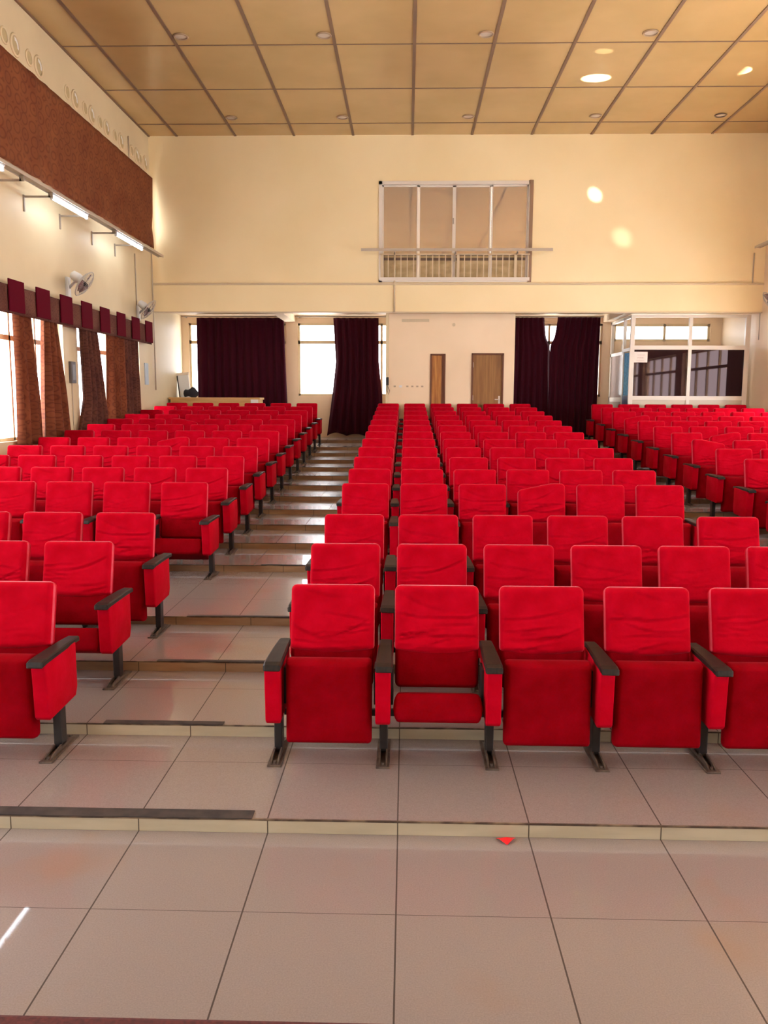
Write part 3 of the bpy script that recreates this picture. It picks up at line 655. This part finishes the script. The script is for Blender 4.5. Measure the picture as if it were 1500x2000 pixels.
# concrete vent blocks: two pierced rounds each
vents = [11.5, 12.24, 12.99, 14.36, 15.10, 15.82, 16.59, 17.53, 18.07]
for k, y in enumerate(vents):
    o = thing('vent_block', 'pierced round cream vent high on the left wall, %s from the rear corner' % ('nearest' if k == 8 else ordn[8-k]), 'vent', (XL, y, 6.88), 'row of pierced vents high on the left wall')
    bm = bmesh.new(); ring(bm, (XL+.006, y, 6.88), (1, 0, 0), .135, .022, 24); link('vent_ring', local(bm, o), LEFTW, o, smooth=True)
    bm = bmesh.new(); ring(bm, (XL+.006, y-.32, 6.88), (1, 0, 0), .10, .016, 20); link('vent_ring', local(bm, o), LEFTW, o, smooth=True)
    bm = bmesh.new()
    for c0, R in ((y, .118), (y-.32, .088)):
        vs = [bm.verts.new((XL+.003, c0+R*math.cos(t*math.pi/10), 6.88+R*math.sin(t*math.pi/10))) for t in range(20)]; bm.faces.new(vs)
    link('hole_shade_disc', local(bm, o), mat('vent_shadow', (.50, .39, .21), .8), o)  # flat disc coloured as the shade inside the vent hole
    bm = bmesh.new(); R = .11
    pts = [(R*math.cos(t), R*math.sin(t)) for t in [math.pi*(-.1+i*.08) for i in range(9)]]
    vs = [bm.verts.new((XL+.006, y+a, 6.88+b)) for a, b in pts] + [bm.verts.new((XL+.006, y+a*.55, 6.88+b*.55)) for a, b in reversed(pts)]
    bm.faces.new(vs); link('light_crescent', local(bm, o), WHITE, o)  # white face painting the crescent of light in the vent
# round ceiling lamps
names = {0: 'far left', 1: 'left of centre', 2: 'just right of centre', 3: 'right of centre', 4: 'far right'}
for y, row in ((13.52, 'nearer'), (17.22, 'rear')):
    for k, x in enumerate((-3.5, -1.3, 1.165, 3.64, 6.05)):
        if k == 4 and y < 15: continue
        o = thing('ceiling_lamp', 'round recessed ceiling lamp, %s row, %s' % (row, names[k]), 'ceiling lamp', (x, y, ZC), 'round recessed ceiling lamps')
        bm = bmesh.new(); ring(bm, (x, y, ZC-.008), (0, 0, 1), .105, .016, 24); link('lamp_ring', local(bm, o), mat('lamp_ring_metal', (.33, .22, .13) if k < 4 else (.10, .06, .04), .35), o, smooth=True)
        bm = bmesh.new(); bmesh.ops.create_circle(bm, cap_ends=True, segments=24, radius=.095, matrix=Matrix.Translation((x, y, ZC-.004))); link('lamp_lens', local(bm, o), mat('lamp_lens', (.62, .52, .42), .3), o)
# litter on the floor
bm = bmesh.new()
P = [(-.045, .03, .002), (0, .018, .014), (.045, .03, .006), (.03, .0, .016), (.0, -.028, .003), (-.03, .002, .012), (0, .004, .022)]
vs = [bm.verts.new(p) for p in P]
for q in ((0, 1, 6), (1, 2, 6), (2, 3, 6), (3, 4, 6), (4, 5, 6), (5, 0, 6)): bm.faces.new([vs[i] for i in q])
bmesh.ops.translate(bm, verts=bm.verts, vec=(.465, 3.56, .0))
o = tag(link('candy_wrapper', bm, mat('red_foil', (.75, .01, .02), .25)), 'small crumpled red wrapper on the floor by the first step', 'wrapper')
md = o.modifiers.new('t', 'SOLIDIFY'); md.thickness = .001
# rubber strips on the aisle steps
for i, (a, b, wd) in enumerate(((-5.3, -.70, .078), (-1.73, -1.04, .05), (-1.70, -.75, .04), (-1.74, -.75, .04), (-1.45, -.75, .035))):
    bm = bmesh.new(); z = A*(i+1); y = NOSE[i]-.006; box(bm, a, b, y, y+wd, z+.0005, z+.0045); 
    tag(link('step_edge_strip', bm, STRIPM), 'dark rubber edge strip on the %s step of the left aisle' % ordn[i], 'edge strip', 'rubber strips on the aisle steps')

# ------------------------------------------------------------------ the seats
def slab(w, h, t, rt, rb, e, wrinkle=None, n=20, seam=False, sag=0.0):
    """upholstered pad centred on x, y in thickness, z from 0 to h"""
    bm = bmesh.new()
    def axis(L):
        k = [0, .10*e, .32*e, .65*e, e]; inner = max(2, n-8); a = k + [e+(L-2*e)*i/inner for i in range(1, inner)] + [L-q for q in reversed(k)]
        return a
    xs = [a-w/2 for a in axis(w)]; zs = axis(h)
    def mp(x, z):
        s = 1 if x > 0 else -1; ax = abs(x); hz = z-h/2; top = hz > 0; r = rt if top else rb; az = abs(hz)
        a = (ax-(w/2-r))/r; b = (az-(h/2-r))/r
        if a > 0 and b > 0:
            a2 = a*math.sqrt(1-b*b/2); b2 = b*math.sqrt(1-a*a/2)
            return s*(w/2-r+a2*r), h/2+(1 if top else -1)*(h/2-r+b2*r), r*(1-min(1, math.hypot(a2, b2)))
        return x, z, min(w/2-ax, h/2-az)
    F, K = [], []
    for j, z in enumerate(zs):
        f, k = [], []
        for i, x in enumerate(xs):
            X, Z, d = mp(x, z); q = min(1, max(0, d)/e); prof = math.sqrt(max(0, 1-(1-q)**2)); edge = i in (0, len(xs)-1) or j in (0, len(zs)-1)
            wv = wrinkle(X/(w/2), Z/h) if wrinkle else 0
            Zs = Z - sag*(1-(X/(w/2))**2)*(1-Z/h)**3
            if edge:
                v = bm.verts.new((X, 0, Zs)); f.append(v); k.append(v)
            else:
                f.append(bm.verts.new((X, -t/2*prof-wv*q, Zs))); k.append(bm.verts.new((X, t/2*prof, Zs)))
        F.append(f); K.append(k)
    for j in range(len(zs)-1):
        for i in range(len(xs)-1):
            f_ = bm.faces.new((F[j][i], F[j][i+1], F[j+1][i+1], F[j+1][i]))
            if seam and (i in (0, len(xs)-2) or j == len(zs)-2): f_.material_index = 1
            bm.faces.new((K[j+1][i], K[j+1][i+1], K[j][i+1], K[j][i]))
    return bm
def xf(bm, *ms):
    for m in ms: bmesh.ops.transform(bm, matrix=m, verts=bm.verts)
    return bm
T = Matrix.Translation
RX_ = lambda d: Matrix.Rotation(math.radians(d), 4, 'X')
RY_ = lambda d: Matrix.Rotation(math.radians(d), 4, 'Y')
RZ_ = lambda d: Matrix.Rotation(math.radians(d), 4, 'Z')

def wrink(seed, strength):
    r = random.Random(seed); cr = []
    for _ in range(r.randint(6, 10)):
        cr.append((r.uniform(.03, .55), r.uniform(-.16, .16), r.uniform(-.12, .16), r.uniform(.010, .019), r.uniform(.009, .018), r.uniform(-.8, .8), r.uniform(.35, .9)))
    if r.random() < .5: cr.append((r.uniform(.6, .85), r.uniform(-.25, .25), .15, .03, .006, r.uniform(-.6, .6), .6))
    ph = r.uniform(0, 6)
    def f(u, v):
        d = .006*math.sin(u*2.1+ph)*math.sin(v*5+ph)
        for z0, sl, cv, s, am, uc, uw in cr:
            g = (v-(z0+sl*u+cv*u*u))/s
            if abs(g) < 4: d += am*(math.exp(-g*g)*-1+.6*math.exp(-(g-1.6)**2))*math.exp(-((u-uc)/uw)**2)
        return d*strength
    return f
def mesh_of(bm, name, m, smooth=True):
    o = link(name, bm, m, smooth=smooth); me = o.data; bpy.data.objects.remove(o); return me

RECL = -13.5
PIVOT = T((0, .235, .36))
def tilt(bm): return xf(bm, RX_(RECL), PIVOT)
m_back = mesh_of(tilt(slab(.455, .44, .075, .05, .03, .028, n=12)), 'backrest', RED)
covers = []
for s in range(9):
    b_ = slab(.462, .355, .112, .035, .02, .030, wrink(s*7+3, (1, .8, 1.2, .5, 1, .35, 1.3, .9, .6)[s]), n=40, sag=.022, seam=True)
    covers.append(mesh_of(xf(b_, T((0, -.006, .202)), RX_(RECL), PIVOT), 'slipcover', [COVER, PIPING]))
def skew(bm, k):   # one top corner slumped
    for v in bm.verts: v.co.z -= max(0, (v.co.x*k+.1))*.20*max(0, v.co.z/.355)
    return bm
for s, k in ((31, 1), (47, -1)):
    b_ = skew(slab(.462, .365, .112, .045, .02, .030, wrink(s, 1.4), n=40, sag=.03, seam=True), k)
    covers.append(mesh_of(xf(b_, T((0, -.006, .202)), RX_(RECL), PIVOT), 'slipcover', [COVER, PIPING]))
# cushion folded up, and cushion let down part of the way
def cushion(): return slab(.455, .455, .115, .022, .022, .032, wrinkle=lambda u, v: .004*math.sin(u*1.5)+.012*math.exp(-((v-.9)/.2)**2), n=14)
m_cush = mesh_of(xf(cushion(), RX_(-3), T((0, .055, .115))), 'seat_cushion', RED)
m_down = mesh_of(xf(slab(.466, .44, .15, .02, .02, .03, n=14), RX_(71), T((0, .42, .185))), 'seat_cushion', RED)
m_pan = mesh_of(xf(slab(.40, .36, .02, .03, .03, .008, n=8), RX_(-3), T((0, .115, .14))), 'seat_pan', BLACK)
m_pandown = mesh_of(xf(slab(.36, .30, .02, .03, .03, .008, n=8), RX_(71), T((0, .41, .135))), 'seat_pan', BLACK)
# standard: side panel (slab turned so its thickness lies along x), armrest, leg, foot
def panel_mesh():
    b_ = bmesh.new(); prof = [(-.045, .562), (.362, .562), (.362, .30), (.335, .250), (-.005, .236), (-.028, .256)]
    L = [b_.verts.new((-.039, y, z)) for y, z in prof]; R_ = [b_.verts.new((.039, y, z)) for y, z in prof]
    b_.faces.new(L); b_.faces.new(list(reversed(R_)))
    for k in range(6): b_.faces.new((L[k], L[(k+1) % 6], R_[(k+1) % 6], R_[k]))
    bmesh.ops.bevel(b_, geom=list(b_.edges), offset=.010, segments=3, affect='EDGES', profile=.5)
    return b_
m_panel = mesh_of(panel_mesh(), 'side_panel', PANEL)
def arm_mesh():
    b_ = bmesh.new(); prof = [(-.082, .550, .040), (-.075, .574, .044), (-.03, .580, .046), (.12, .580, .043), (.30, .578, .038), (.425, .572, .035)]
    rings = []
    for y, zt, hw in prof:
        zb = zt-.026 if y > -.08 else .545
        rings.append([b_.verts.new(p) for p in ((-hw, y, zb), (hw, y, zb), (hw, y, zt-.006), (hw-.008, y, zt), (-hw+.008, y, zt), (-hw, y, zt-.006))])
    for a, c in zip(rings, rings[1:]):
        for k in range(6): b_.faces.new((a[k], a[(k+1) % 6], c[(k+1) % 6], c[k]))
    b_.faces.new(rings[0]); b_.faces.new(list(reversed(rings[-1])))
    return b_
m_arm = mesh_of(arm_mesh(), 'armrest', ARM, False)
b_ = bmesh.new(); box(b_, -.022, .022, .15, .225, .02, .50, bev=.006); box(b_, -.012, .012, .10, .31, .50, .555)
m_leg = mesh_of(b_, 'leg', BLACK, False)
b_ = bmesh.new(); box(b_, -.036, .036, -.015, .355, 0, .010, bev=.003)
rib = [(-.0, .010), (.05, .030), (.14, .040), (.24, .040), (.33, .012)]
for sx in (-.022, .014):
    a = [b_.verts.new((sx, y, .008)) for y, z in rib] + [b_.verts.new((sx, y, z)) for y, z in reversed(rib)]
    c = [b_.verts.new((sx+.008, v.co.y, v.co.z)) for v in a]
    b_.faces.new(a); b_.faces.new(list(reversed(c)))
    for k in range(len(a)): b_.faces.new((a[k], a[(k+1) % len(a)], c[(k+1) % len(a)], c[k]))
for y in (.02, .32): tube(b_, [(0, y, .008), (0, y, .022)], .008, 8)
m_foot = mesh_of(b_, 'foot_plate', FOOTM, False)
b_ = bmesh.new(); box(b_, -.262, .262, .215, .24, .20, .235); box(b_, -.262, -.235, .12, .24, .30, .50); box(b_, .235, .262, .12, .24, .30, .50)
m_bracket = mesh_of(b_, 'seat_bracket', BLACK, False)

PITCHX = .573
def add(name, me, parent, loc=(0, 0, 0)):
    o = bpy.data.objects.new(name, me); C.objects.link(o); o.parent = parent; o.location = loc; return o
def build_seat(down, cover, sides):
    r = bpy.data.objects.new('auditorium_seat', None); C.objects.link(r); r.empty_display_size = .1
    bk = add('backrest', m_back, r); add('slipcover', covers[cover], bk)
    cu = add('seat_cushion', m_down if down else m_cush, r); add('seat_pan', m_pandown if down else m_pan, cu)
    add('seat_bracket', m_bracket, r)
    for s in sides:
        x = s*PITCHX/2
        add('armrest', m_arm, r, (x, 0, 0)); add('side_panel', m_panel, r, (x, 0, 0))
        lg = add('leg', m_leg, r, (x, 0, 0)); add('foot_plate', m_foot, lg)
    return r
protos = {}
def copy_seat(src):
    r = src.copy(); C.objects.link(r)
    for ch in src.children:
        c = ch.copy(); C.objects.link(c); c.parent = r
        for g in ch.children:
            d = g.copy(); C.objects.link(d); d.parent = c
    return r
def seat(down, cover, sides):
    key = (down, cover, sides)
    if key not in protos:
        protos[key] = build_seat(*key); return protos[key]
    return copy_seat(protos[key])

rowY = lambda n: 4.165+.942*(n-1) if n < 4 else 7.80+.930*(n-4)
BLK = [('left block', 'the aisle', lambda k: -1.90-PITCHX*(k+.5), 1), ('centre block', 'the left aisle', lambda k: -.686+PITCHX*(k+.5), -1), ('right block', 'the aisle', lambda k: 3.955+PITCHX*(k+.5), -1)]
DOWN = {(0, 2, 0), (0, 4, 0), (1, 1, 1)}
SKEW = {(2, 8, 0): 9, (2, 12, 0): 10, (1, 4, 3): 10, (0, 8, 2): 10, (0, 11, 3): 9, (2, 9, 1): 10}
fixed = {(1, 1, 0): 1, (1, 1, 1): 2, (1, 1, 2): 6, (1, 1, 3): 0, (1, 1, 4): 7}
for n in range(1, 16):
    for bi, (bname, aname, fx, inner) in enumerate(BLK):
        for k in range(6):
            x = fx(k); y = rowY(n); z = A*n
            cx, cyp = px_of((x, y+.2, z+.6))
            if not (-350 < cx < 2150): continue
            down = (bi, n, k) in DOWN
            cv = SKEW.get((bi, n, k), fixed.get((bi, n, k), random.choice((0, 1, 2, 3, 3, 4, 5, 5, 6, 7, 8, 8))))
            # each seat owns the standard on its aisle side; the last of a row owns both
            sides = (inner,) if k < 5 else (inner, -inner)
            r = seat(down, cv, sides)
            r.location = (x, y, z)
            bk = r.children[0]
            far = min(1, n/6)
            bk.rotation_euler = (0, math.radians(random.uniform(-.7, .7)), math.radians(random.uniform(-1.2, 1.2)*far))
            rp = 'front row' if n == 1 else ('rearmost row' if n == 15 else ordn[n-1]+' row')
            pos = 'first' if k == 0 else ordn[k]
            st = 'red seat with lowered cushion' if down else ('red seat with slumped cover' if (bi, n, k) in SKEW else 'red tip-up seat')
            r['label'] = '%s, %s of the %s, %s from %s' % (st, rp, bname, pos, aname)
            r['category'] = 'seat'; r['group'] = 'red auditorium seats in rows'
